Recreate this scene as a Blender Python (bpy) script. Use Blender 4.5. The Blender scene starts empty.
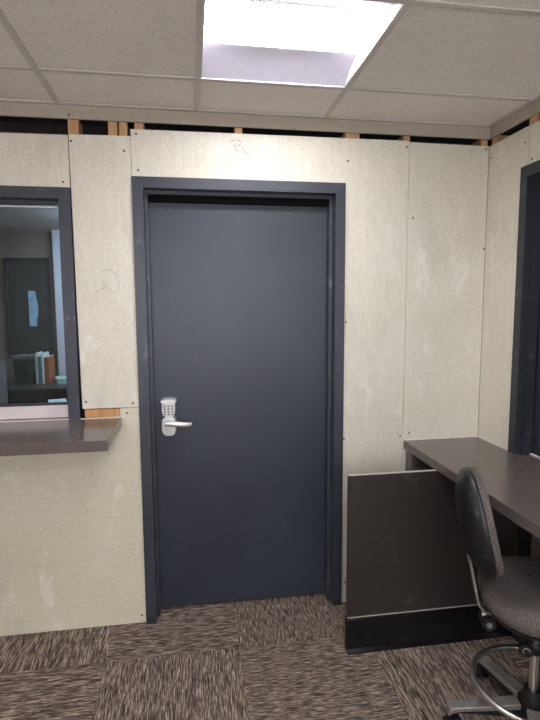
import bpy, bmesh, math, random
from mathutils import Vector, Matrix
random.seed(4)
SC = bpy.context.scene
COL = SC.collection
PI = math.pi

# ------------------------------------------------------------------ materials
def lin(c):
    return tuple(((v/255.0)/12.92 if v/255.0 <= 0.04045 else ((v/255.0+0.055)/1.055)**2.4) for v in c) + (1.0,)

class NT:
    def __init__(self, name):
        self.m = bpy.data.materials.new(name); self.m.use_nodes = True
        self.t = self.m.node_tree; self.n = self.t.nodes
        self.b = self.n['Principled BSDF']
        self.pos = self.n.new('ShaderNodeNewGeometry').outputs['Position']
    def link(self, a, b): self.t.links.new(a, b)
    def node(self, kind, **kw):
        x = self.n.new(kind)
        for k, v in kw.items(): setattr(x, k, v)
        return x
    def mapping(self, scale, vec=None, loc=(0, 0, 0)):
        x = self.node('ShaderNodeMapping'); x.inputs['Scale'].default_value = scale; x.inputs['Location'].default_value = loc
        self.link(vec or self.pos, x.inputs['Vector']); return x.outputs[0]
    def noise(self, scale, vec=None, detail=3, rough=0.55, stretch=None):
        v = vec or self.pos
        if stretch: v = self.mapping(stretch, v)
        x = self.node('ShaderNodeTexNoise'); x.inputs['Scale'].default_value = scale
        x.inputs['Detail'].default_value = detail; x.inputs['Roughness'].default_value = rough
        self.link(v, x.inputs['Vector']); return x.outputs[0]
    def ramp(self, fac, stops, interp='LINEAR'):
        x = self.node('ShaderNodeValToRGB'); r = x.color_ramp; r.interpolation = interp
        while len(r.elements) > 1: r.elements.remove(r.elements[-1])
        r.elements[0].position = stops[0][0]; r.elements[0].color = stops[0][1]
        for p, c in stops[1:]:
            e = r.elements.new(p); e.color = c
        self.link(fac, x.inputs[0]); return x.outputs[0]
    def math(self, op, a, b=None, clamp=False):
        x = self.node('ShaderNodeMath', operation=op, use_clamp=clamp)
        for i, v in enumerate((a, b)):
            if v is None: continue
            if isinstance(v, (int, float)): x.inputs[i].default_value = v
            else: self.link(v, x.inputs[i])
        return x.outputs[0]
    def mix(self, fac, a, b, blend='MIX'):
        x = self.node('ShaderNodeMix', data_type='RGBA', blend_type=blend)
        for i, v in ((0, fac), (6, a), (7, b)):
            if isinstance(v, (int, float, tuple)): x.inputs[i].default_value = v
            else: self.link(v, x.inputs[i])
        return x.outputs[2]
    def bump(self, h, strength=0.3, dist=0.002):
        x = self.node('ShaderNodeBump'); x.inputs['Strength'].default_value = strength; x.inputs['Distance'].default_value = dist
        self.link(h, x.inputs['Height']); self.link(x.outputs[0], self.b.inputs['Normal'])
    def setp(self, color=None, rough=None, metal=None, spec=None):
        for k, v in (('Base Color', color), ('Roughness', rough), ('Metallic', metal), ('Specular IOR Level', spec)):
            if v is None: continue
            if isinstance(v, (int, float, tuple)): self.b.inputs[k].default_value = v
            else: self.link(v, self.b.inputs[k])
        return self

def plain(name, c, rough=0.6, metal=0.0, var=0.12, scale=30, spec=0.5):
    t = NT(name); base = lin(c)
    dk = tuple(v*(1-var) for v in base[:3])+(1,); lt = tuple(min(1, v*(1+var)) for v in base[:3])+(1,)
    t.setp(t.ramp(t.noise(scale), [(0.3, dk), (0.7, lt)]), rough, metal, spec)
    return t.m

def panel_mat(name, grain, warm=0.0):
    # ivory moulded wall panel: pebbled face, faint grain, pale scuffs and greyish smears
    t = NT(name)
    def w(c): return lin((c[0]-2*warm, c[1]-5*warm, c[2]-20*warm))
    n1 = t.noise(2.1, detail=6, rough=0.62)
    c = t.ramp(n1, [(0.3, w((202, 195, 176))), (0.5, w((212, 206, 190))), (0.72, w((220, 215, 203)))])
    g = t.noise(1.0, detail=5, rough=0.7, stretch=grain)
    c = t.mix(0.3, c, t.ramp(g, [(0.35, w((192, 184, 165))), (0.5, w((212, 206, 190))), (0.68, w((226, 221, 206)))]))
    pb = t.noise(70, detail=4, rough=0.62)
    c = t.mix(0.35, c, t.ramp(pb, [(0.36, w((192, 184, 163))), (0.64, w((222, 217, 198)))]))
    sc = t.noise(3.4, detail=9, rough=0.74, stretch=(1.7, 1.7, 0.9))
    c = t.mix(t.ramp(sc, [(0.56, (0, 0, 0, 1)), (0.68, (0.75, 0.75, 0.75, 1))]), c, lin((233, 231, 220)))
    st = t.noise(2.6, detail=7, rough=0.7, stretch=(1.5, 1.5, 0.7))
    c = t.mix(t.ramp(st, [(0.54, (0, 0, 0, 1)), (0.70, (0.45, 0.45, 0.45, 1))]), c, lin((182, 176, 160)))
    t.setp(c, t.ramp(n1, [(0.3, (0.32,)*3+(1,)), (0.7, (0.46,)*3+(1,))]), 0, 0.5)
    t.bump(t.math('ADD', pb, t.math('MULTIPLY', g, 0.8)), 0.6, 0.004)
    return t.m

def painted_steel(name, c, rough, scuff):
    t = NT(name); base = lin(c)
    n = t.noise(3.0, detail=4)
    col = t.ramp(n, [(0.3, tuple(v*0.9 for v in base[:3])+(1,)), (0.7, tuple(v*1.12 for v in base[:3])+(1,))])
    s = t.noise(7.0, detail=7, rough=0.72, stretch=(1.3, 1.3, 0.9))
    col = t.mix(t.ramp(s, [(0.60, (0, 0, 0, 1)), (0.74, (scuff,)*3+(1,))]), col, lin((150, 150, 158)))
    t.setp(col, rough, 0, 0.5); t.bump(t.noise(60, detail=2), 0.04, 0.001)
    return t.m

def laminate(name, c, rough, fleck):
    t = NT(name); base = lin(c)
    f = t.noise(260, detail=2, rough=0.7)
    col = t.ramp(f, [(0.32, tuple(v*(1-fleck) for v in base[:3])+(1,)), (0.5, base), (0.66, tuple(v*(1+fleck*1.3) for v in base[:3])+(1,))])
    w = t.noise(4, detail=4)
    col = t.mix(t.ramp(w, [(0.62, (0, 0, 0, 1)), (0.8, (0.22,)*3+(1,))]), col, lin((150, 142, 136)))
    t.setp(col, rough, 0, 0.5); t.bump(f, 0.05, 0.0008)
    return t.m

def carpet_mat():
    t = NT('loop_pile_carpet'); T = 0.605
    sep = t.node('ShaderNodeSeparateXYZ'); t.link(t.pos, sep.inputs[0])
    u = t.math('DIVIDE', t.math('SUBTRACT', sep.outputs[0], 0.447), T); v = t.math('DIVIDE', t.math('ADD', sep.outputs[1], 0.262), T)
    par = t.math('ADD', t.math('FLOOR', u), t.math('FLOOR', v))
    odd = t.math('SUBTRACT', par, t.math('MULTIPLY', t.math('FLOOR', t.math('DIVIDE', par, 2.0)), 2.0))
    cellid = t.math('ADD', t.math('MULTIPLY', t.math('FLOOR', u), 3.7), t.math('MULTIPLY', t.math('FLOOR', v), 9.1))
    def pair(op_a, op_b):   # streaks across or along, chosen per tile
        a = t.node('ShaderNodeCombineXYZ'); t.link(t.math('MULTIPLY', sep.outputs[0], op_a), a.inputs[0]); t.link(t.math('MULTIPLY', sep.outputs[1], op_b), a.inputs[1]); t.link(cellid, a.inputs[2])
        b = t.node('ShaderNodeCombineXYZ'); t.link(t.math('MULTIPLY', sep.outputs[1], op_a), b.inputs[0]); t.link(t.math('MULTIPLY', sep.outputs[0], op_b), b.inputs[1]); t.link(cellid, b.inputs[2])
        m = t.node('ShaderNodeMix', data_type='VECTOR'); t.link(odd, m.inputs[0]); t.link(b.outputs[0], m.inputs[4]); t.link(a.outputs[0], m.inputs[5])
        return m.outputs[1]
    f1 = t.noise(1.0, vec=pair(17, 270), detail=2, rough=0.6)
    f2 = t.noise(1.0, vec=pair(7, 90), detail=3, rough=0.6)
    f3 = t.noise(1.0, vec=pair(48, 400), detail=1)
    col = t.ramp(f1, [(0.36, lin((36, 31, 31))), (0.45, lin((88, 77, 69))), (0.54, lin((134, 118, 105))), (0.64, lin((204, 184, 166)))])
    col2 = t.ramp(f2, [(0.36, lin((66, 58, 54))), (0.5, lin((108, 95, 85))), (0.66, lin((142, 126, 112)))])
    col = t.mix(0.25, col, col2)
    col = t.mix(0.6, col, t.ramp(f3, [(0.32, (0.4,)*3+(1,)), (0.68, (1.6,)*3+(1,))]), 'MULTIPLY')
    t.setp(col, 0.95, 0, 0.1)
    t.bump(t.math('ADD', f1, t.math('MULTIPLY', f3, 0.6)), 0.9, 0.006)
    return t.m

def ceiling_mat():
    t = NT('fissured_ceiling_tile')
    n = t.noise(170, detail=3, rough=0.6); big = t.noise(3)
    col = t.ramp(big, [(0.3, lin((236, 229, 221))), (0.7, lin((241, 235, 228)))])
    hole = t.ramp(n, [(0.33, (1, 1, 1, 1)), (0.40, (0, 0, 0, 1))])
    col = t.mix(hole, col, lin((164, 156, 147)))
    t.setp(col, 0.95, 0, 0.1); t.bump(n, 0.5, 0.002)
    return t.m

def wood_mat(name, c):
    t = NT(name); b = lin(c)
    g = t.noise(1.0, detail=4, stretch=(60, 60, 5))
    t.setp(t.ramp(g, [(0.3, tuple(v*0.72 for v in b[:3])+(1,)), (0.6, b), (0.8, tuple(min(1, v*1.2) for v in b[:3])+(1,))]), 0.75)
    return t.m

def fabric_mat(name, c):
    t = NT(name); b = lin(c)
    f = t.noise(190, detail=4, rough=0.8)
    col = t.ramp(f, [(0.34, tuple(v*0.45 for v in b[:3])+(1,)), (0.5, b), (0.66, tuple(v*1.8 for v in b[:3])+(1,))])
    t.setp(col, 0.95, 0, 0.15); t.bump(f, 0.5, 0.0015)
    return t.m

def scuffed_plastic(name, c, rough=0.35):
    t = NT(name); b = lin(c)
    s = t.noise(16, detail=6, rough=0.7)
    col = t.mix(t.ramp(s, [(0.57, (0, 0, 0, 1)), (0.70, (0.5,)*3+(1,))]), b, lin((130, 130, 132)))
    t.setp(col, t.ramp(s, [(0.3, (rough,)*3+(1,)), (0.7, (rough+0.25,)*3+(1,))]), 0, 0.5)
    return t.m

def emit_mat(name, c, s):
    t = NT(name); t.b.inputs['Base Color'].default_value = (0.8, 0.8, 0.8, 1)
    n = t.noise(2); t.link(t.ramp(n, [(0, lin(c)), (1, lin(c))]), t.b.inputs['Emission Color']); t.b.inputs['Emission Strength'].default_value = s
    return t.m

def glass_mat(tint):
    m = bpy.data.materials.new('window_glass'); m.use_nodes = True
    nt = m.node_tree; nt.nodes.clear()
    o = nt.nodes.new('ShaderNodeOutputMaterial'); mx = nt.nodes.new('ShaderNodeMixShader')
    tr = nt.nodes.new('ShaderNodeBsdfTransparent'); tr.inputs[0].default_value = tint
    gl = nt.nodes.new('ShaderNodeBsdfGlossy'); gl.inputs['Roughness'].default_value = 0.015
    fr = nt.nodes.new('ShaderNodeFresnel'); fr.inputs[0].default_value = 1.5
    nt.links.new(fr.outputs[0], mx.inputs[0]); nt.links.new(tr.outputs[0], mx.inputs[1]); nt.links.new(gl.outputs[0], mx.inputs[2])
    nt.links.new(mx.outputs[0], o.inputs[0])
    return m

LIGHT_STRENGTH = 19.5
M = dict(
    panel_v=panel_mat('ivory_panel_upright_grain', (40, 40, 5)),
    panel_h=panel_mat('ivory_panel_level_grain', (3, 3, 150), 0.35),
    edge=plain('panel_core_edge', (214, 206, 186), 0.8),
    drywall=plain('beige_painted_strip', (172, 161, 146), 0.8, var=0.05),
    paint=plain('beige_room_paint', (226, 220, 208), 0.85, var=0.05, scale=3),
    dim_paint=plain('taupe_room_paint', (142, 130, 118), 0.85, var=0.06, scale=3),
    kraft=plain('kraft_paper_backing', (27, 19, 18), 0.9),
    stud=wood_mat('pine_stud', (196, 152, 112)),
    dark_stud=wood_mat('old_brown_lumber', (112, 78, 56)),
    strip=wood_mat('orange_pine_strip', (196, 146, 92)),
    door=painted_steel('slate_door_paint', (48, 53, 63), 0.40, 0.05),
    frame=painted_steel('slate_frame_paint', (54, 57, 66), 0.4, 0.6),
    dark_frame=painted_steel('charcoal_frame_paint', (38, 40, 47), 0.4, 0.4),
    rail=painted_steel('dark_inner_frame', (44, 46, 54), 0.4, 0.1),
    counter=laminate('taupe_fleck_laminate', (94, 85, 80), 0.18, 0.35),
    gable=laminate('dark_brown_laminate', (49, 43, 40), 0.42, 0.4),
    cut=plain('pale_raw_edge', (176, 166, 156), 0.7),
    base=plain('glossy_black_base', (17, 17, 20), 0.22, var=0.3, scale=9),
    carpet=carpet_mat(),
    tile=ceiling_mat(),
    tbar=plain('ceiling_grid_enamel', (204, 197, 189), 0.5, var=0.03),
    reflector=plain('grey_lavender_enamel', (206, 200, 210), 0.5, var=0.02),
    fill_panel=emit_mat('added_fill_glow', (240, 244, 255), 3.4),
    white=plain('white_enamel', (226, 222, 228), 0.5, var=0.02),
    lens=emit_mat('luminous_lens', (246, 247, 255), LIGHT_STRENGTH),
    rear_fill_lens=emit_mat('rear_fill_glow', (214, 230, 255), 20.0),
    glass=glass_mat((0.80, 0.86, 0.88, 1)),
    nickel=plain('satin_nickel', (214, 213, 211), 0.32, 0.55, 0.04),
    key=plain('grey_keys', (120, 120, 120), 0.5),
    screw=plain('dark_screw_head', (52, 46, 40), 0.5, 0.3),
    silver=plain('silver_band', (196, 196, 196), 0.4, 0.6),
    fabric=fabric_mat('grey_tweed', (90, 83, 79)),
    shell=scuffed_plastic('scuffed_black_shell', (15, 16, 18), 0.3),
    black=plain('black_plastic', (22, 22, 24), 0.45),
    head_shade=plain('head_shade_black', (9, 9, 11), 0.85, spec=0.15),
    chrome=plain('worn_chrome', (214, 210, 205), 0.30, 1.0, 0.06),
    alum=plain('brushed_aluminium', (164, 159, 152), 0.36, 0.65, 0.1),
    pencil=plain('pencil_line', (140, 136, 130), 0.8),
    red=plain('red_pencil_line', (168, 104, 110), 0.8),
    lsill=plain('pale_pink_grey_sill', (214, 202, 200), 0.35, var=0.04),
    green=plain('green_bin', (30, 84, 62), 0.5),
    dgreen=plain('dark_green_label', (18, 46, 38), 0.5),
    orange=plain('rust_folder', (176, 104, 62), 0.7),
    teal=plain('teal_folder', (84, 126, 134), 0.7),
    cream=plain('cream_folder', (206, 206, 190), 0.7),
    paper=plain('white_paper', (232, 236, 232), 0.8, var=0.03),
    mint=plain('pale_green_paper', (190, 220, 204), 0.8, var=0.03),
    blue=plain('pale_blue_paper', (176, 210, 226), 0.8, var=0.2, scale=14),
    desk=plain('charcoal_desk', (52, 54, 60), 0.35),
    board=plain('dark_board', (52, 60, 58), 0.7, var=0.3, scale=5),
    cab=plain('grey_cabinet', (120, 118, 114), 0.5),
)

# ------------------------------------------------------------------ mesh helpers
class MB:
    def __init__(self): self.b = bmesh.new()
    def box(self, x0, x1, y0, y1, z0, z1, bev=0.0, mat=None):
        r = bmesh.ops.create_cube(self.b, size=1.0)
        vs = r['verts']
        mx = Matrix.Translation(((x0+x1)/2, (y0+y1)/2, (z0+z1)/2)) @ Matrix.Diagonal((abs(x1-x0), abs(y1-y0), abs(z1-z0), 1))
        bmesh.ops.transform(self.b, matrix=mx, verts=vs)
        if bev:
            es = list({e for v in vs for e in v.link_edges})
            g = bmesh.ops.bevel(self.b, geom=es, offset=bev, segments=2, affect='EDGES', profile=0.5)
            vs = g['verts']
        if mat is not None: bmesh.ops.transform(self.b, matrix=mat, verts=list({v for v in vs if v.is_valid}))
        return self
    def tube(self, pts, r, seg=12, closed=False):
        pts = [Vector(p) for p in pts]; n = len(pts); rings = []
        rr = r if isinstance(r, (list, tuple)) else [r]*n
        up = Vector((0, 0, 1)); prev = None
        for i, p in enumerate(pts):
            a = pts[(i-1) % n] if (closed or i > 0) else p
            c = pts[(i+1) % n] if (closed or i < n-1) else p
            d = (c-a).normalized()
            if prev is None:
                s = d.cross(up)
                if s.length < 1e-3: s = d.cross(Vector((1, 0, 0)))
            else: s = prev - d*prev.dot(d)
            s.normalize(); prev = s; w = d.cross(s)
            rings.append([self.b.verts.new(p + (s*math.cos(2*PI*k/seg) + w*math.sin(2*PI*k/seg))*rr[i]) for k in range(seg)])
        m = n if closed else n-1
        for i in range(m):
            A, B = rings[i], rings[(i+1) % n]
            for k in range(seg):
                self.b.faces.new((A[k], A[(k+1) % seg], B[(k+1) % seg], B[k]))
        if not closed:
            self.b.faces.new(rings[0][::-1]); self.b.faces.new(rings[-1])
        return self
    def loft(self, rings, cap=True):
        R = [[self.b.verts.new(p) for p in r] for r in rings]; n = len(R[0])
        for A, B in zip(R, R[1:]):
            for k in range(n): self.b.faces.new((A[k], A[(k+1) % n], B[(k+1) % n], B[k]))
        if cap:
            self.b.faces.new(R[0][::-1]); self.b.faces.new(R[-1])
        return self
    def extrude_yz(self, poly, x0, x1):   # polygon in (y, z)
        return self.loft([[(x0, y, z) for y, z in poly], [(x1, y, z) for y, z in poly]])
    def build(self, name, mat, parent=None, smooth=False, bevel=0.0):
        bmesh.ops.recalc_face_normals(self.b, faces=self.b.faces)
        me = bpy.data.meshes.new(name); self.b.to_mesh(me); self.b.free()
        me.materials.append(mat)
        o = bpy.data.objects.new(name, me); COL.objects.link(o)
        if smooth:
            for p in me.polygons: p.use_smooth = True
            me.set_sharp_from_angle(angle=math.radians(42))
        if bevel:
            bv = o.modifiers.new('bevel', 'BEVEL'); bv.width = bevel; bv.segments = 2; bv.limit_method = 'ANGLE'
        if parent is not None:
            o.parent = parent
            o.matrix_parent_inverse = world_of(parent).inverted()
        return o

def world_of(o):
    m = Matrix.LocRotScale(o.location, o.rotation_euler, o.scale)
    return (world_of(o.parent) @ o.matrix_parent_inverse @ m) if o.parent else m

def box(name, mat, x0, x1, y0, y1, z0, z1, parent=None, bev=0.0):
    return MB().box(x0, x1, y0, y1, z0, z1, bev).build(name, mat, parent)
def thing(name, label, cat, loc=(0, 0, 0), group=None):
    o = bpy.data.objects.new(name, None); COL.objects.link(o); o.location = loc; o.empty_display_size = 0.1
    return tag(o, label, cat, group)
def tag(o, label, cat, group=None):
    o['label'] = label; o['category'] = cat
    if group: o['group'] = group
    return o
def struct(o, label=None):
    o['kind'] = 'structure'
    if label: o['label'] = label
    return o
def sEmpty(name, loc=(0, 0, 0)):
    o = bpy.data.objects.new(name, None); COL.objects.link(o); o.location = loc; return struct(o)

# ------------------------------------------------------------------ dimensions
XR = 1.774          # right wall face
HC = 2.484          # ceiling
XL, YF = -2.6, -4.2 # left wall, wall behind the camera
YB = 3.7            # far wall of the room seen through the glass
XB0, XB1 = -3.4, 3.4
HOLE = 1.06

# ------------------------------------------------------------------ floor and ceiling
struct(box('floor', M['carpet'], XB0, XB1, YF-0.15, YB+0.15, -0.05, 0.0))
GX, GY, S = 0.3043, -0.3342, 0.6096
lights = [(0, 0), (0, 3), (-4, 1), (-2, 5), (0, 5)]
cl = MB()
xs = [XL] + [GX+S*k for k in range(-4, 2)] + [XR]
ys = [0.0] + [GY-S*j for j in range(0, 7)]
ys = [y for y in ys if y > YF] + [YF]
for i in range(len(xs)-1):
    for j in range(len(ys)-1):
        k, q = i-5, j-1
        if (k+0, q) in [(a, b) for a, b in lights]: continue
        cl.box(xs[i]+.0006, xs[i+1]-.0006, ys[j+1]+.0006, ys[j]-.0006, HC+.003, HC+.016)
ceiling = struct(cl.build('ceiling', M['tile']))
gr = MB()
for x in xs[1:-1]: gr.box(x-.012, x+.012, YF, 0, HC-.001, HC+.003)
for y in ys[1:-1]: gr.box(XL, XR, y-.012, y+.012, HC-.0012, HC+.0028)
gr.box(XL, XR, -.018, 0, HC-.0015, HC+.003); gr.box(XR-.018, XR, YF, -.018, HC-.0015, HC+.003)
gr.build('ceiling_grid', M['tbar'], ceiling)
struct(box('ceiling_upper', M['kraft'], XB0, XB1, YF-0.15, YB+0.15, 2.80, 2.85))
struct(box('ceiling_rear', M['tile'], XB0, XB1, .118, YB, HC, HC+.02))

# ------------------------------------------------------------------ back wall
HX0, HX1 = -1.42, -.272      # window outer frame
wb = MB()                    # board on the far side of the studs, with openings for window and door
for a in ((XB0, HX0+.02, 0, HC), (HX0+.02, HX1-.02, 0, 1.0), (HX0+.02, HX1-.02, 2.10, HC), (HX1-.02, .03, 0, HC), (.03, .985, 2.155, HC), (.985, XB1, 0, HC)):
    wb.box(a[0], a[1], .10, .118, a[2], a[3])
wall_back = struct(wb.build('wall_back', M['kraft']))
def quad_panel(name, mat, rects, screws=()):
    m = MB()
    for x0, x1, z0, z1 in rects: m.box(x0, x1, 0.0, .0115, z0, z1)
    bmesh.ops.remove_doubles(m.b, verts=m.b.verts, dist=1e-5)
    return m.build(name, mat, wall_back)
SCREW = None
def screw(x, z, parent, right=False):
    global SCREW
    if SCREW is None:
        m = MB(); m.tube([(0, -.0016, 0), (0, .001, 0)], .0048, 10); SCREW = m.build('screw', M['screw'])
        o = SCREW
    else:
        o = SCREW.copy(); COL.objects.link(o)
    o.parent = parent
    o.matrix_parent_inverse = Matrix.Identity(4)
    if right: o.location = (XR, x, z); o.rotation_euler = (0, 0, -PI/2)
    else: o.location = (x, 0, z)
def cut_panel(name, mat, poly, parent, right=False):
    # poly: outline in (along, z); slab 11.5 mm thick behind the face
    m = MB()
    if right: m.loft([[(XR, a, z) for a, z in poly], [(XR+.0115, a, z) for a, z in poly]])
    else: m.loft([[(a, 0, z) for a, z in poly], [(a, .0115, z) for a, z in poly]])
    m.b.normal_update()
    bmesh.ops.triangulate(m.b, faces=[f for f in m.b.faces if len(f.verts) > 4])
    return m.build(name, mat, parent)
g = .0018
# sheet above the window, with its neighbours far to the left
pA = cut_panel('wall_panel', M['panel_v'], [(HX0-.3, 2.118), (-.2725, 2.118), (-.2725, 2.354), (HX0-.3, 2.338)], wall_back)
pB = cut_panel('wall_panel', M['panel_v'], [(-.262, 1.108), (-.266, 1.6), (-.268, 2.357), (.000, 2.362), (.000, 2.18), (.022, 2.16), (.022, 1.108)], wall_back)
pC = cut_panel('wall_panel', M['panel_v'], [(.002, 2.145), (.002, 2.392), (1.3434, 2.398), (1.3434, .005), (.99, .005), (.99, 2.145)], wall_back)
pD = cut_panel('wall_panel', M['panel_v'], [(1.3455, .005), (1.3455, 2.392), (XR-.0016, 2.390), (XR-.0016, .005)], wall_back)
pE = cut_panel('wall_panel', M['panel_h'], [(XL, .004), (XL, 1.004), (-.252, 1.004), (-.252, 1.062), (-.09, 1.064), (-.09, 1.1045), (.024, 1.1045), (.024, .004)], wall_back)
pF = cut_panel('wall_panel', M['panel_v'], [(XL, 1.006), (XL, 2.338), (HX0-.302, 2.338), (HX0-.302, 1.006)], wall_back)
pG = cut_panel('wall_panel', M['panel_v'], [(HX0-.3, 1.006), (HX0-.3, 2.116), (HX0-.001, 2.116), (HX0-.001, 1.006)], wall_back)
MB().box(-.253, -.091, .004, .024, 1.065, 1.1035).build('wood_strip', M['strip'], wall_back)
for s, p in (((-.259, 2.329), pB), ((-.03, 2.295), pB), ((.026, 2.372), pC), ((.03, 2.213), pC), ((1.332, 2.368), pC), ((1.029, 2.29), pC), ((1.755, 2.374), pD),
             ((1.372, 2.026), pD), ((1.024, .902), pC), ((1.028, 1.506), pC), ((1.379, .918), pD), ((1.33, .904), pC), ((-.244, 1.141), pB), ((-.029, 1.128), pB),
             ((-.059, 1.081), pE), ((-.021, .043), pE), ((-.301, 2.149), pA), ((1.038, .119), pC), ((1.766, 1.877), pD)):
    screw(s[0], s[1], p)
# pencil marks on the sheets
def stroke(name, pts, mat, parent, r=.0013):
    m = MB()
    for p in pts: m.tube([(x, -.0004, z) for x, z in p], r, 6)
    return m.build(name, mat, parent)
def px_b(u, v):   # crop of the mark (80..140, 255..315) -> wall metres
    X = 80+u/9.0; Y = 255+v/9.0
    return (-.2475+(X-80)*.004265+(Y-255)*-.00015*0, 1.823-(Y-255)*.00452)
circ = [px_b(290+85*math.cos(a), 250+80*math.sin(a)) for a in [math.radians(d) for d in range(-20, 190, 14)]]
arc = [px_b(*q) for q in ((205, 150), (235, 132), (270, 126), (305, 138), (335, 160), (357, 188), (345, 212))]
tail = [px_b(*q) for q in ((150, 325), (190, 308), (230, 292), (268, 265))]
tick = [px_b(*q) for q in ((210, 225), (216, 255), (240, 262))]
stroke('pencil_mark', [circ], M['pencil'], pB, .0006); stroke('pencil_mark', [arc, tail, tick], M['pencil'], pB, .0012)
def px_r(u, v): return (.4135+(u/13.5)*.0045, 2.455-(v/13.5)*.00462)
stroke('red_mark', [[px_r(*q) for q in ((175, 318), (200, 380), (228, 440))], [px_r(*q) for q in ((130, 292), (190, 262), (240, 264), (278, 292), (262, 330), (205, 345))], [px_r(*q) for q in ((275, 345), (330, 410), (395, 468))]], M['red'], pC, .0012)
# studs, lumber and plates behind the sheets
def stud(x0, x1, z0=0.0, z1=2.40, mat='stud', y0=.013): return box('stud', M[mat], x0, x1, y0, .099, z0, z1, wall_back)
stud(-.272, -.226, z0=2.2, z1=2.43); stud(-.255, -.215, z0=1.11, z1=2.199); stud(-.098, -.058, z0=2.15, z1=2.43); stud(-.05, -.014, z1=2.43); stud(.018, .06, z0=2.2, z1=2.43); stud(.478, .514, z0=2.2, z1=2.43)
stud(1.018, 1.09, z1=2.43); stud(1.318, 1.352, z1=2.43); stud(1.735, 1.772, z1=2.43)
box('lumber', M['dark_stud'], HX0, -.274, .03, .098, 2.20, 2.365, wall_back)
struct(box('trim_1', M['drywall'], XL, XR+.0125, 0, .0125, 2.425, HC-.002))
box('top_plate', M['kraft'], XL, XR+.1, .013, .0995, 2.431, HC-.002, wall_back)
screw(-.263, 2.440, wall_back)

# ------------------------------------------------------------------ right wall
RW0, RW1 = -.276, -1.55       # window in the right wall
wr = MB()
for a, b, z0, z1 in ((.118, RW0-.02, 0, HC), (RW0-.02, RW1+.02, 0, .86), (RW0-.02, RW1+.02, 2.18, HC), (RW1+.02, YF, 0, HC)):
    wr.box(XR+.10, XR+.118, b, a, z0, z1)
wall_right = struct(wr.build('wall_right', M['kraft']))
pR1 = cut_panel('wall_panel', M['panel_v'], [(-.0012, .005), (-.0012, 2.388), (-.311, 2.388), (-.311, 2.205), (-.28, 2.205), (-.28, .005)], wall_right, True)
pR2 = cut_panel('wall_panel', M['panel_v'], [(-.3145, 2.205), (-.3145, 2.386), (RW1, 2.384), (RW1, 2.205)], wall_right, True)
pR3 = cut_panel('wall_panel', M['panel_v'], [(-.282, .005), (-.282, .834), (RW1, .834), (RW1, .005)], wall_right, True)
pR4 = cut_panel('wall_panel', M['panel_v'], [(RW1-.002, .005), (RW1-.002, 2.384), (YF, 2.384), (YF, .005)], wall_right, True)
for s, p in (((-.285, 2.322), pR1), ((-.339, 2.235), pR2), ((-.018, 2.328), pR1)): screw(s[0], s[1], p, True)
for a, b in ((-.34, -.29), (-.05, .0)): box('stud', M['stud'], XR+.013, XR+.099, a, b, 2.22 if b < -.1 else 0, 2.43, wall_right)
struct(box('trim_2', M['drywall'], XR, XR+.0125, YF, -.0002, 2.425, HC-.002))
box('top_plate', M['kraft'], XR+.013, XR+.0995, YF, .012, 2.431, HC-.002, wall_right)
# walls out of the picture that bounce the light
struct(box('wall_left', M['paint'], XL-.1, XL, YF, .0, 0, HC))
m = MB()   # wall behind the camera, with an unseen window opening added for fill light
for a in ((XL, -.9, 0, HC), (-.9, 1.6, 0, .95), (-.9, 1.6, 2.2, HC), (1.6, XR, 0, HC)): m.box(a[0], a[1], YF-.1, YF, a[2], a[3])
struct(m.build('wall_front', M['paint']))
w3 = sEmpty('added_fill_window', (-.4, YF, .95))
m = MB()
for x in (-.9, -.08, .73, 1.55): m.box(x, x+.05, YF-.07, YF-.03, .95, 2.2)
m.box(-.9, 1.6, YF-.07, YF-.03, .95, 1.0); m.box(-.9, 1.6, YF-.07, YF-.03, 2.15, 2.2); m.build('window_frame', M['white'], w3)
MB().box(-.9, 1.6, YF-.02, YF+.06, .93, .95).build('window_sill', M['white'], w3)
struct(box('fill_panel', M['fill_panel'], -1.5, 2.2, YF-.32, YF-.30, .5, 2.75))  # glowing panel added behind the opening to fill the room with light
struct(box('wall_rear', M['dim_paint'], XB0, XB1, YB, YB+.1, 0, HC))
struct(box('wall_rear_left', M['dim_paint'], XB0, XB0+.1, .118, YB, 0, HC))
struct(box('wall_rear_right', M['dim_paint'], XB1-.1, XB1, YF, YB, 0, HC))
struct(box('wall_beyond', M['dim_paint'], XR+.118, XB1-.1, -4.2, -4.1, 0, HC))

# ------------------------------------------------------------------ door
def hollow_frame(name, mat, parent, x0, x1, z0, z1, face=.05, proud=.012, depth=.1435, rab=.045, back=.05, W=.016):
    # pressed steel frame in the xz plane facing -y: face, rabbet, stop
    prof = [(0, .0115), (0, -proud), (face, -proud), (face, rab), (face+W, rab), (face+W, depth-back), (face, depth-back), (face, depth), (0, depth)]
    m = MB()
    def corner(d): return [(x0+d, z0), (x0+d, z1-d), (x1-d, z1-d), (x1-d, z0)]
    pth = [corner(d) for d, y in prof]
    rings = [[(pth[i][c][0], prof[i][1], pth[i][c][1]) for i in range(len(prof))] for c in range(4)]
    m.loft(rings)
    return m.build(name, mat, parent)
door = sEmpty('door_1', (.508, .05, 0)); door['label'] = 'closed slate grey door in dark steel frame with keypad lever lock'
hollow_frame('door_frame', M['frame'], door, 0, 1.016, 0, 2.183)
for x in (.004, 1.016-.046):   # patched feet of the jambs
    MB().box(x-.002, x+.044, -.0135, -.0118, .0, .034).build('jamb_foot', M['rail'], door)
leaf = MB().box(.053, .963, .0955, .1405, .012, 2.130, .0015).build('door_leaf', M['door'], door)
MB().box(.066, .950, .052, .0945, 2.088, 2.1165).build('head_shade_strip', M['head_shade'], door)  # black strip standing in for the shade the frame head casts on the door
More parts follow.
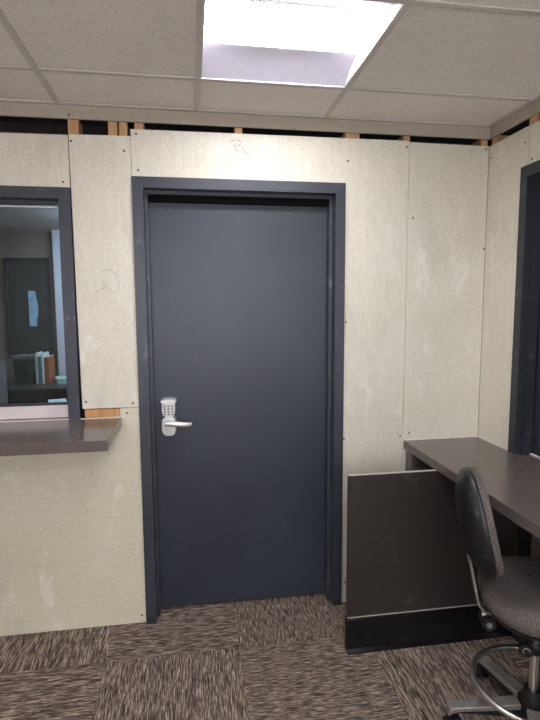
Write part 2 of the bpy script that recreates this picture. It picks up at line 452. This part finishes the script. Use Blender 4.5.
# lock
LX, LZ = .135, 1.054; LY = .0955
m = MB()   # escutcheon: tall rounded body
def rr(cx, cz, hw, hh, y, n=28, e=3.0, top=1.0):
    out = []
    for k in range(n):
        a = 2*PI*k/n; c, s = math.cos(a), math.sin(a)
        out.append((cx+hw*math.copysign(abs(c)**(2/e), c), y, cz+hh*math.copysign(abs(s)**(2/e), s)))
    return out
m.loft([rr(LX, LZ-.04, .034, .046, LY), rr(LX, LZ-.04, .034, .046, LY-.024), rr(LX, LZ-.04, .030, .042, LY-.034)])
lock = m.build('lock_body', M['nickel'], leaf, True)
m = MB()
m.loft([rr(LX, LZ+.042, .0305, .042, LY), rr(LX, LZ+.042, .0305, .042, LY-.03), rr(LX, LZ+.040, .028, .038, LY-.038)])
m.loft([rr(LX, LZ+.073, .036, .013, LY, e=2.4), rr(LX, LZ+.073, .036, .013, LY-.040, e=2.4), rr(LX, LZ+.072, .032, .010, LY-.045, e=2.4)])
m.build('keypad', M['nickel'], leaf, True)
m = MB()
for r in range(4):
    for c in range(3):
        m.box(LX-.0215+c*.0165, LX-.0215+c*.0165+.010, LY-.0395, LY-.0365, LZ+.011+r*.0118, LZ+.011+r*.0118+.0075, .001)
m.build('key_buttons', M['key'], leaf)
m = MB(); m.tube([(LX-.002, LY-.030, LZ-.022), (LX-.002, LY-.062, LZ-.022)], [.019, .0165], 18)
m.tube([(LX-.014, LY-.058, LZ-.021), (LX+.012, LY-.060, LZ-.022), (LX+.045, LY-.062, LZ-.026), (LX+.080, LY-.060, LZ-.030), (LX+.098, LY-.052, LZ-.030)], [.012, .0135, .012, .0105, .009], 14)
m.build('lever_handle', M['nickel'], leaf, True)

for o in leaf.children: o.data.transform(Matrix.Translation((LX, LY, LZ-.016)) @ Matrix.Diagonal((1.13, 1.13, 1.13, 1)) @ Matrix.Translation((-LX, -LY, -LZ)))

# ------------------------------------------------------------------ windows
def ring_frame(name, mat, parent, x0, x1, z0, z1, w, y0, y1, bottom=True, bev=0.0):
    m = MB(); m.box(x0, x0+w, y0, y1, z0, z1, bev); m.box(x1-w, x1, y0, y1, z0, z1, bev); m.box(x0+w, x1-w, y0, y1, z1-w, z1, bev)
    if bottom: m.box(x0+w, x1-w, y0, y1, z0, z0+w, bev)
    return m.build(name, mat, parent)
win = sEmpty('window_1', (-.85, .05, HOLE)); win['label'] = 'wide interior window in slate steel frame above the wall counter'
hollow_frame('window_frame', M['frame'], win, HX0, HX1, HOLE+.002, 2.124, face=.05, depth=.118)
MB().box(HX0+.052, HX1-.066, .034, .045, 2.040, 2.047).build('glazing_bead', M['silver'], win)
MB().box(HX0+.066, HX1-.066, .048, .062, HOLE+.001, 1.122).build('window_sill', M['lsill'], win)
MB().box(HX0+.066, HX1-.066, .046, .064, 1.122, 1.134).build('bottom_rail', M['rail'], win)
MB().box(HX0+.060, HX1-.060, .054, .060, 1.134, 2.065).build('window_glass', M['glass'], win)
# right hand window: built along x then turned to face the room
w2 = sEmpty('window_2', (0, 0, 0)); w2['label'] = 'black framed interior window above the long desk counter'
def rot_build(objs):
    for o in objs: o.matrix_parent_inverse = Matrix.Identity(4)
L2 = abs(RW1-RW0)
fr = hollow_frame('window_frame', M['dark_frame'], w2, 0, L2, .882, 2.213, face=.05, proud=.010, depth=.118, rab=.018, back=.055, W=.022)
m = MB(); m.box(.066, L2-.066, .070, .095, .884, .93); m.box(.066, .105, .070, .095, .93, 2.147); m.box(L2-.105, L2-.066, .070, .095, .93, 2.147)
m.box(.105, L2-.105, .070, .095, 2.105, 2.147); m.box(.165, .185, .074, .095, .93, 2.105); m.box(.6, .64, .074, .095, .93, 2.105)
sash = m.build('sash_frame', M['rail'], w2)
gp = MB().box(.10, L2-.10, .080, .086, .925, 2.11).build('window_glass', M['glass'], w2)
ws = MB().box(.066, L2-.066, .055, .070, .881, .886).build('window_sill', M['lsill'], w2)
w2.location = (XR, RW0, 0); w2.rotation_euler = (0, 0, -PI/2)

# ------------------------------------------------------------------ counters
c1 = thing('wall_counter', 'short dark fleck laminate counter jutting from the wall under the glass window', 'counter', (-.75, -.2, 1.015))
MB().box(HX0-.2, -.0855, -.42, -.0005, 1.015, HOLE, .002).box(HX0+.07, HX1-.07, -.001, .0475, 1.015, HOLE).build('countertop', M['counter'], c1)
MB().box(HX0-.2, -.0915, -.006, -.0002, HOLE, HOLE+.0035).build('caulk_bead', M['lsill'], c1)
c2 = thing('desk_counter', 'long taupe fleck laminate desk counter along the wall with the black framed window', 'counter', (1.56, -1.2, 0))
MB().box(1.349, XR-.0005, -2.3, -.0006, .836, .880, .002).box(XR-.003, XR+.075, RW1+.055, RW0-.055, .836, .880).build('countertop', M['counter'], c2)
MB().box(1.3585, XR-.002, -.085, -.0125, .40, .8355).build('support_board', M['counter'], c2)
MB().box(XR-.026, XR-.002, -.476, -.400, .0, .8355).build('support_board', M['black'], c2)
MB().box(XR-.010, XR-.002, -2.2, -.478, .2, .8355).build('support_board', M['counter'], c2)
MB().box(1.42, XR-.002, -2.26, -2.235, .0, .8355).build('support_board', M['gable'], c2)
MB().box(1.352, XR-.001, -.006, -.0004, .880, .8835).box(XR-.006, XR-.0004, RW0, -.006, .880, .8835).build('caulk_bead', M['lsill'], c2)
pn = thing('end_panel', 'dark brown laminate end panel with glossy black base, under the long desk counter', 'panel', (1.35, -.37, 0))
MB().box(.934, XR-.002, -.365, -.347, .005, .8335).build('board', M['gable'], pn)
MB().box(.934, 1.36, -.3655, -.3465, .8335, .8355).build('top_edge', M['cut'], pn)
m = MB(); prof = [(-.3655, .160), (-.374, .160), (-.377, .156), (-.382, .02), (-.394, .004), (-.394, .0005), (-.3655, .0005)]
m.extrude_yz(prof, .931, XR-.004); m.box(.929, .934, -.3655, -.345, .0005, .16)
m.build('black_base', M['base'], pn)
MB().box(.934, XR-.004, -.3675, -.3653, .160, .164).build('base_bead', M['cut'], pn)

# ------------------------------------------------------------------ ceiling lights
def ceiling_light(k, q, label):
    x0, y1 = GX+S*k, GY-S*q; x1, y0 = x0+S, y1-S
    t = thing('ceiling_light', label, 'ceiling light', ((x0+x1)/2, (y0+y1)/2, HC), 'square recessed ceiling lights')
    a = .008; e = .014; ZT = HC+.055; BW = .172   # flange, then two sloped reflectors with a lens between them
    yf, yn = y1-e, y0+e; xa, xb = x0+e, x1-e
    m = MB()
    R1 = [(x0+a, y0+a, HC+.0035), (x1-a, y0+a, HC+.0035), (x1-a, y1-a, HC+.0035), (x0+a, y1-a, HC+.0035)]
    R2 = [(xa, yn, HC+.0032), (xb, yn, HC+.0032), (xb, yf, HC+.0032), (xa, yf, HC+.0032)]
    R4 = [(x, y, HC+.10) for x, y, z in R1]
    m.loft([R4, R1, R2], cap=False); m.b.faces.new([m.b.verts.new(p) for p in R4])
    R5 = [(xa, yn, ZT), (xb, yn, ZT), (xb, yf, ZT), (xa, yf, ZT)]
    m.loft([R2, R5], cap=False)
    m.build('housing', M['white'], t)
    for yo, sg in ((yf, -1), (yn, 1)):
        m = MB(); n = 8; lo = []; hi = []
        for q in range(n+1):
            u = q/n; lo.append((yo+sg*BW*u, HC+.004+(ZT-HC-.004)*(1-(1-u)**1.6)))
        poly = lo + [(y, z+.004) for y, z in reversed(lo)]
        m.extrude_yz(poly, xa+.001, xb-.001); m.build('reflector', M['reflector'], t, True)
    w_ = (yf-yn) - 2*BW
    MB().box(xa+.001, xb-.001, yn+.06, yf-BW, ZT-.003, ZT+.004).build('diffuser', M['lens'], t)
    return t
ceiling_light(0, 0, 'square recessed light panel glowing white in the ceiling in front of the door')
for k, q in lights[1:]: ceiling_light(k, q, 'square recessed light panel in the ceiling behind the viewer')

# ------------------------------------------------------------------ drafting chair
HX, HY = 1.478, -.903; TH = math.radians(-19)
ch = thing('drafting_chair', 'drafting chair with black shell back, grey tweed seat and chrome foot ring, beside desk counter', 'chair', (HX, HY, 0))
F = Vector((math.cos(TH), math.sin(TH), 0)); SD = Vector((math.sin(TH), -math.cos(TH), 0)); UP = Vector((0, 0, 1))
HUB = Vector((HX, HY, 0))
def P(f, s, z): return HUB + F*f + SD*s + UP*z
def oval(cf, cs, af, as_, z, n=40, e=2.5, fn=None):
    out = []
    for k in range(n):
        a = 2*PI*k/n; c, s = math.cos(a), math.sin(a)
        f = cf+af*math.copysign(abs(c)**(2/e), c); ss = cs+as_*math.copysign(abs(s)**(2/e), s)
        out.append(P(f, ss, z + (fn(f-cf, ss) if fn else 0)))
    return out
SC0 = .028; DZ = -.028
dish = lambda f, s: .018*(abs(s)/.23)**2 - .02*max(0, f-.08)
m = MB(); rings = []
for z, k in ((.533, .93), (.540, .975), (.556, 1.0), (.576, .995), (.590, .96), (.598, .90), (.602, .80), (.600, .6), (.597, .35), (.596, .08)):
    w = max(0, (z-.55)/.05)
    rings.append(oval(SC0, 0, .225*k, .232*k, z+DZ, fn=lambda f, s: dish(f, s)*w))
m.loft(rings); seat = m.build('seat', M['fabric'], ch, True)
m = MB(); m.loft([oval(SC0, 0, .10, .12, .500+DZ), oval(SC0, 0, .17, .18, .506+DZ), oval(SC0, 0, .212, .219, .522+DZ), oval(SC0, 0, .217, .224, .534+DZ)])
m.build('seat_pan', M['black'], seat, True)
# backrest: curved shell and its cushion
BC = P(-.254, 0, .802); REC = math.radians(11)
BU = (UP*math.cos(REC) - F*math.sin(REC)); BN = (F*math.cos(REC) + UP*math.sin(REC))
def back_pt(r, a, off, hw=.166, hh=.193):
    c, s = math.cos(a), math.sin(a); e = 2.35
    u = hw*math.copysign(abs(c)**(2/e), c)*r; w = hh*math.copysign(abs(s)**(2/e), s)*r
    u *= (1.0 - .10*(w/hh))            # a little narrower at the top
    n = 1.25*u*u + .9*w*w + off
    return BC + SD*u + BU*w + BN*n
def disc(front, back, seg=48, rmax=1.0):
    prof = [(.02, back), (.4, back), (.7, back*.97), (.88, back*.8), (.97, back*.45), (1.0, 0)] if abs(back) > 0 else [(.02, 0), (.5, 0), (1, 0)]
    prof2 = [(1.0, front*.25), (.985, front*.65), (.93, front*.92), (.8, front), (.5, front), (.02, front)]
    return MB().loft([[back_pt(r*rmax, 2*PI*k/seg, o) for k in range(seg)] for r, o in prof+prof2])
bk = disc(.014, -.030).build('backrest', M['shell'], ch, True)
m = MB(); seg = 48
prof = [(.02, .010), (.9, .010), (.965, .012), (.985, .022), (.97, .034), (.90, .041), (.75, .044), (.4, .045), (.02, .045)]
m.loft([[back_pt(r, 2*PI*k/seg, o) for k in range(seg)] for r, o in prof]); m.build('back_cushion', M['fabric'], bk, True)
# bar from under the seat up to the shell
m = MB(); jb = [P(-.02, 0, .460), P(-.13, 0, .460), P(-.160, 0, .461), P(-.184, 0, .468), P(-.203, 0, .488), P(-.214, 0, .53), P(-.228, 0, .60), P(-.243, 0, .665)]
def flat_bar(m, pts, hw, ht):
    rings = []
    for i, p in enumerate(pts):
        d = (pts[min(i+1, len(pts)-1)] - pts[max(i-1, 0)]).normalized(); nn = d.cross(SD).normalized()
        rings.append([p+SD*hw+nn*ht, p+SD*hw-nn*ht, p-SD*hw-nn*ht, p-SD*hw+nn*ht])
    m.loft(rings)
flat_bar(m, jb, .022, .0035); m.build('back_bar', M['alum'], ch, True)
m = MB(); m.tube([P(-.170, -.03, .428), P(-.170, .035, .428)], [.024, .024], 16); m.tube([P(-.170, 0, .428), P(-.170, 0, .456)], .012, 12)
m.build('tension_knob', M['black'], ch, True)
m = MB(); m.tube([P(-.170, .035, .428), P(-.170, .040, .428)], .010, 12); m.tube([P(-.190, .0, .448), P(-.14, .0, .452)], .011, 10); m.build('knob_cap', M['alum'], ch, True)
# mechanism, column, base
m = MB(); m.loft([oval(0, 0, .10, .075, .442, 24, 4), oval(0, 0, .12, .09, .472, 24, 4)]); m.tube([P(0, 0, .385), P(0, 0, .445)], [.030, .036], 20)
m.build('seat_mechanism', M['black'], ch, True)
m = MB(); m.tube([P(.02, .06, .456), P(.02, .16, .452), P(.02, .21, .444)], [.006, .006, .010], 10); m.build('lever', M['black'], ch, True)
MB().tube([P(0, 0, .10), P(0, 0, .40)], .0155, 24).build('column', M['chrome'], ch, True)
RZ = .190; RR = .206
ring = MB().tube([P(RR*math.cos(2*PI*k/56), RR*math.sin(2*PI*k/56), RZ) for k in range(56)], .0105, 12, closed=True).build('foot_ring', M['chrome'], ch, True)
LFT = Vector((-.861, .509, 0)); TOW = Vector((-.545, -.838, 0))   # across and towards the open side of the room
MB().tube([P(0, 0, .315), P(0, 0, .321), P(0, 0, .350), P(0, 0, .356)], [.020, .024, .024, .020], 22).build('ring_collar', M['black'], ch, True)
m = MB(); m.tube([HUB+LFT*.026+UP*.445, HUB+LFT*.036+UP*.39, HUB+LFT*.034+UP*.345, HUB+LFT*.026+UP*.312], [.018, .016, .020, .015], 14)
m.tube([HUB+LFT*.03-TOW*.01+UP*.335, HUB+LFT*.04-TOW*.12+UP*.26, HUB+LFT*.03-TOW*(RR-.006)+UP*(RZ+.004)], [.014, .010, .009], 12)
m.tube([HUB-LFT*.01+UP*.335, HUB-LFT*.12+TOW*.09+UP*.25, HUB-LFT*.164+TOW*.135+UP*(RZ+.002)], [.012, .010, .009], 12)
arm = m.build('ring_bracket', M['black'], ch, True)
kc = HUB+LFT*.030+UP*.338; m = MB()
m.tube([kc+TOW*.012, kc+TOW*.034, kc+TOW*.040], [.026, .026, .021], 18); m.build('clamp_knob', M['black'], arm, True)
MB().tube([kc+TOW*.0405+(LFT*math.cos(b)+UP*math.sin(b))*.012 for b in [math.radians(q) for q in range(-60, 200, 20)]], .0022, 8).build('knob_mark', M['alum'], arm, True)
MB().tube([P(0, 0, .055), P(0, 0, .066), P(0, 0, .125), P(0, 0, .175)], [.040, .048, .044, .031], 26).build('base_hub', M['black'], ch, True)
for k in range(5):
    a = math.radians(168-72*k); d = Vector((math.cos(a), math.sin(a), 0)); s = Vector((-d.y, d.x, 0))
    def L(r, w, z): return HUB + d*r + s*w + UP*z
    m = MB()
    m.loft([[L(r, -w, z0), L(r, w, z0), L(r, w, z1), L(r, -w, z1)] for r, w, z0, z1 in ((.03, .022, .066, .124), (.15, .020, .074, .110), (.26, .018, .076, .097), (.294, .017, .072, .093), (.304, .012, .074, .088))])
    leg = m.build('leg', M['black'], ch, bevel=.003)
    m = MB()
    m.loft([[L(r, -w, z0), L(r, w, z0), L(r, w, z1), L(r, -w, z1)] for r, w, z0, z1 in ((.05, .0245, .1045, .1275), (.15, .0225, .094, .1135), (.26, .0205, .084, .1010), (.290, .0200, .076, .0975), (.305, .0195, .066, .088), (.311, .017, .064, .074))])
    m.build('leg_cover', M['alum'], leg, bevel=.003)
    c0 = L(.288, 0, .027); ax = (d*math.cos(.5+k) + s*math.sin(.5+k))
    m = MB()
    for sg in (-1, 1): m.tube([c0+ax*sg*.008, c0+ax*sg*.012, c0+ax*sg*.024, c0+ax*sg*.027], [.022, .0265, .0265, .021], 20)
    m.tube([c0+UP*.010, c0+UP*.05], .009, 10); m.box(-.010, .010, -.02, .02, .012, .034, 0, Matrix.Translation(c0))
    m.build('caster', M['black'], leg, True)

# ------------------------------------------------------------------ the room seen through the left window
d2 = sEmpty('door_2', (-1.24, YB-.05, 0))
m = MB(); m.box(-1.270, -1.195, YB-.06, YB-.001, 0, 2.45); m.box(-.29, -.215, YB-.06, YB-.001, 0, 2.45); m.box(-1.195, -.29, YB-.06, YB-.001, 2.375, 2.45)
m.build('door_frame', M['white'], d2); MB().box(-1.192, -.293, YB-.04, YB-.002, .01, 2.372).build('door_leaf', M['desk'], d2)
bd = thing('notice_board', 'large dark notice board on the far wall seen through the glass', 'notice board', (-1.56, YB-.02, 1.6))
MB().box(-1.79, -1.345, YB-.022, YB-.001, 1.07, 2.12).build('board', M['board'], bd)
ring_frame('frame', M['rail'], bd, -1.81, -1.325, 1.05, 2.14, .022, YB-.032, YB-.001)
m = MB(); n = 9
m.loft([[(-1.565, YB-.036, z), (-1.505+.02*math.sin(z*9), YB-.036, z), (-1.475+.012*math.sin(z*17), YB-.036-.008*math.sin(z*40), z), (-1.475+.012*math.sin(z*17), YB-.0335, z), (-1.565, YB-.0335, z)] for z in [1.37+.05*i for i in range(n)]])
hs = tag(m.build('hanging_paper', M['blue'], None), 'pale blue paper sheet hanging on the dark notice board behind the glass', 'paper')
dk = thing('office_desk', 'charcoal office desk against the far wall behind the glass', 'desk', (-1.3, 3.3, 0))
MB().box(-1.78, -.70, 2.98, YB-.07, .722, .75, .003).build('desktop', M['desk'], dk)
MB().box(-1.76, -1.735, 3.0, YB-.08, 0, .7215).build('side_panel', M['desk'], dk); MB().box(-.745, -.72, 3.0, YB-.08, 0, .7215).build('side_panel', M['desk'], dk)
MB().box(-1.734, -.746, YB-.12, YB-.10, .25, .7215).build('back_panel', M['desk'], dk)
MB().box(-1.73, -1.40, 3.02, 3.56, .02, .715).build('drawer_unit', M['rail'], dk)
bn = thing('storage_bin', 'green plastic bin on the charcoal desk behind the glass', 'bin', (-1.56, 3.4, .75))
m = MB(); m.loft([[(-1.63, 3.30, .751), (-1.46, 3.30, .751), (-1.46, 3.54, .751), (-1.63, 3.54, .751)], [(-1.65, 3.28, 1.03), (-1.44, 3.28, 1.03), (-1.44, 3.56, 1.03), (-1.65, 3.56, 1.03)]])
m.build('body', M['green'], bn); MB().box(-1.66, -1.43, 3.27, 3.57, 1.03, 1.065, .004).build('lid', M['cab'], bn); MB().box(-1.60, -1.49, 3.272, 3.288, .80, .96).build('label_plate', M['dgreen'], bn)
for i, (mt, lb, h, w) in enumerate((('cream', 'tall cream folder standing next to the green bin', .335, .022), ('teal', 'teal folder standing beside the cream folder on the desk', .30, .035), ('paper', 'white binder standing between teal and rust folders on the desk', .33, .02), ('orange', 'rust orange folder standing last in the desk row', .29, .05))):
    x = -1.425 + sum((.024, .037, .022, .052)[:i]); y0 = 3.30+.01*i
    f = thing('folder', lb, 'folder', (x, y0, .75), 'folders standing on the far desk')
    MB().box(x, x+w, y0, y0+.24, .751, .751+h, .002).build('cover', M[mt], f); MB().box(x+.003, x+w-.003, y0+.02, y0+.235, .7512+h, .756+h).build('page_edge', M['paper'], f)
def sheet(name, label, cx, cy, z, w, d, rz, mat, h=.03):
    m = MB(); m.box(-w/2, w/2, -d/2, d/2, 0, h, 0); 
    o = m.build(name, M[mat]); o.location = (cx, cy, z); o.rotation_euler = (0, 0, rz); return tag(o, label, 'paper')
sheet('paper_stack', 'pale green stack of papers on the desk beside the folders', -1.135, 3.42, .751, .22, .28, .35, 'mint', .055)
box_s = thing('side_shelf', 'low dark shelf in front of the charcoal desk behind the glass', 'shelf', (-1.1, 2.6, 0))
MB().box(-1.35, -.72, 2.45, 2.80, .60, .62).build('shelf_board', M['desk'], box_s); MB().box(-1.35, -1.33, 2.45, 2.80, 0, .60).build('side_panel', M['desk'], box_s); MB().box(-.74, -.72, 2.45, 2.80, 0, .60).build('side_panel', M['desk'], box_s)
sheet('paper_stack', 'white paper stack on the low shelf, lowest thing seen in the glass', -1.03, 2.58, .621, .16, .21, .3, 'paper', .07)
cb = thing('filing_cabinet', 'grey filing cabinet in the room behind the glass', 'cabinet', (-1.72, 2.8, 0))
MB().box(-1.95, -1.60, 2.55, 3.05-.1, .02, 1.05, .006).build('body', M['cab'], cb)
for i in range(3): 
    dr = MB().box(-1.93, -1.62, 2.53, 2.5498, .06+.33*i, .37+.33*i, .004).build('drawer', M['cab'], cb); MB().box(-1.82, -1.73, 2.515, 2.53, .25+.33*i, .265+.33*i).build('handle', M['rail'], dr)
t = thing('ceiling_light', 'added square fill light on the ceiling of the room behind the glass', 'ceiling light', (-.3, 2.2, HC))  # unseen lamp added to brighten the room behind the glass
MB().box(-.65, -.05, 2.5, 3.1, HC-.014, HC-.001).build('housing', M['white'], t); MB().box(-.63, -.07, 2.52, 3.08, HC-.11, HC-.0141, .01).build('diffuser', M['rear_fill_lens'], t)

# ------------------------------------------------------------------ world, camera, colour
w = bpy.data.worlds.new('world'); SC.world = w; w.use_nodes = True
w.node_tree.nodes['Background'].inputs[0].default_value = (0.02, 0.02, 0.022, 1); w.node_tree.nodes['Background'].inputs[1].default_value = 0.3
yaw, pit, rol = .15478, -.10757, -.0053
cam = bpy.data.cameras.new('camera'); co = bpy.data.objects.new('camera', cam); COL.objects.link(co)
fwd = Vector((math.sin(yaw)*math.cos(pit), math.cos(yaw)*math.cos(pit), math.sin(pit)))
right = Vector((math.cos(yaw), -math.sin(yaw), 0)); up = right.cross(fwd)
r2 = right*math.cos(rol)+up*math.sin(rol); u2 = -right*math.sin(rol)+up*math.cos(rol)
mt = Matrix((r2, u2, -fwd)).transposed().to_4x4(); mt.translation = Vector((.25471, -2.46131, 1.59072))
co.matrix_world = mt
cam.sensor_fit = 'VERTICAL'; cam.sensor_height = 24; cam.lens = 504.27/720*24; cam.clip_start = .02
SC.camera = co
vs = SC.view_settings; vs.view_transform = 'Standard'; vs.look = 'None'; vs.gamma = 1; vs.use_curve_mapping = False; vs.exposure = 0.72
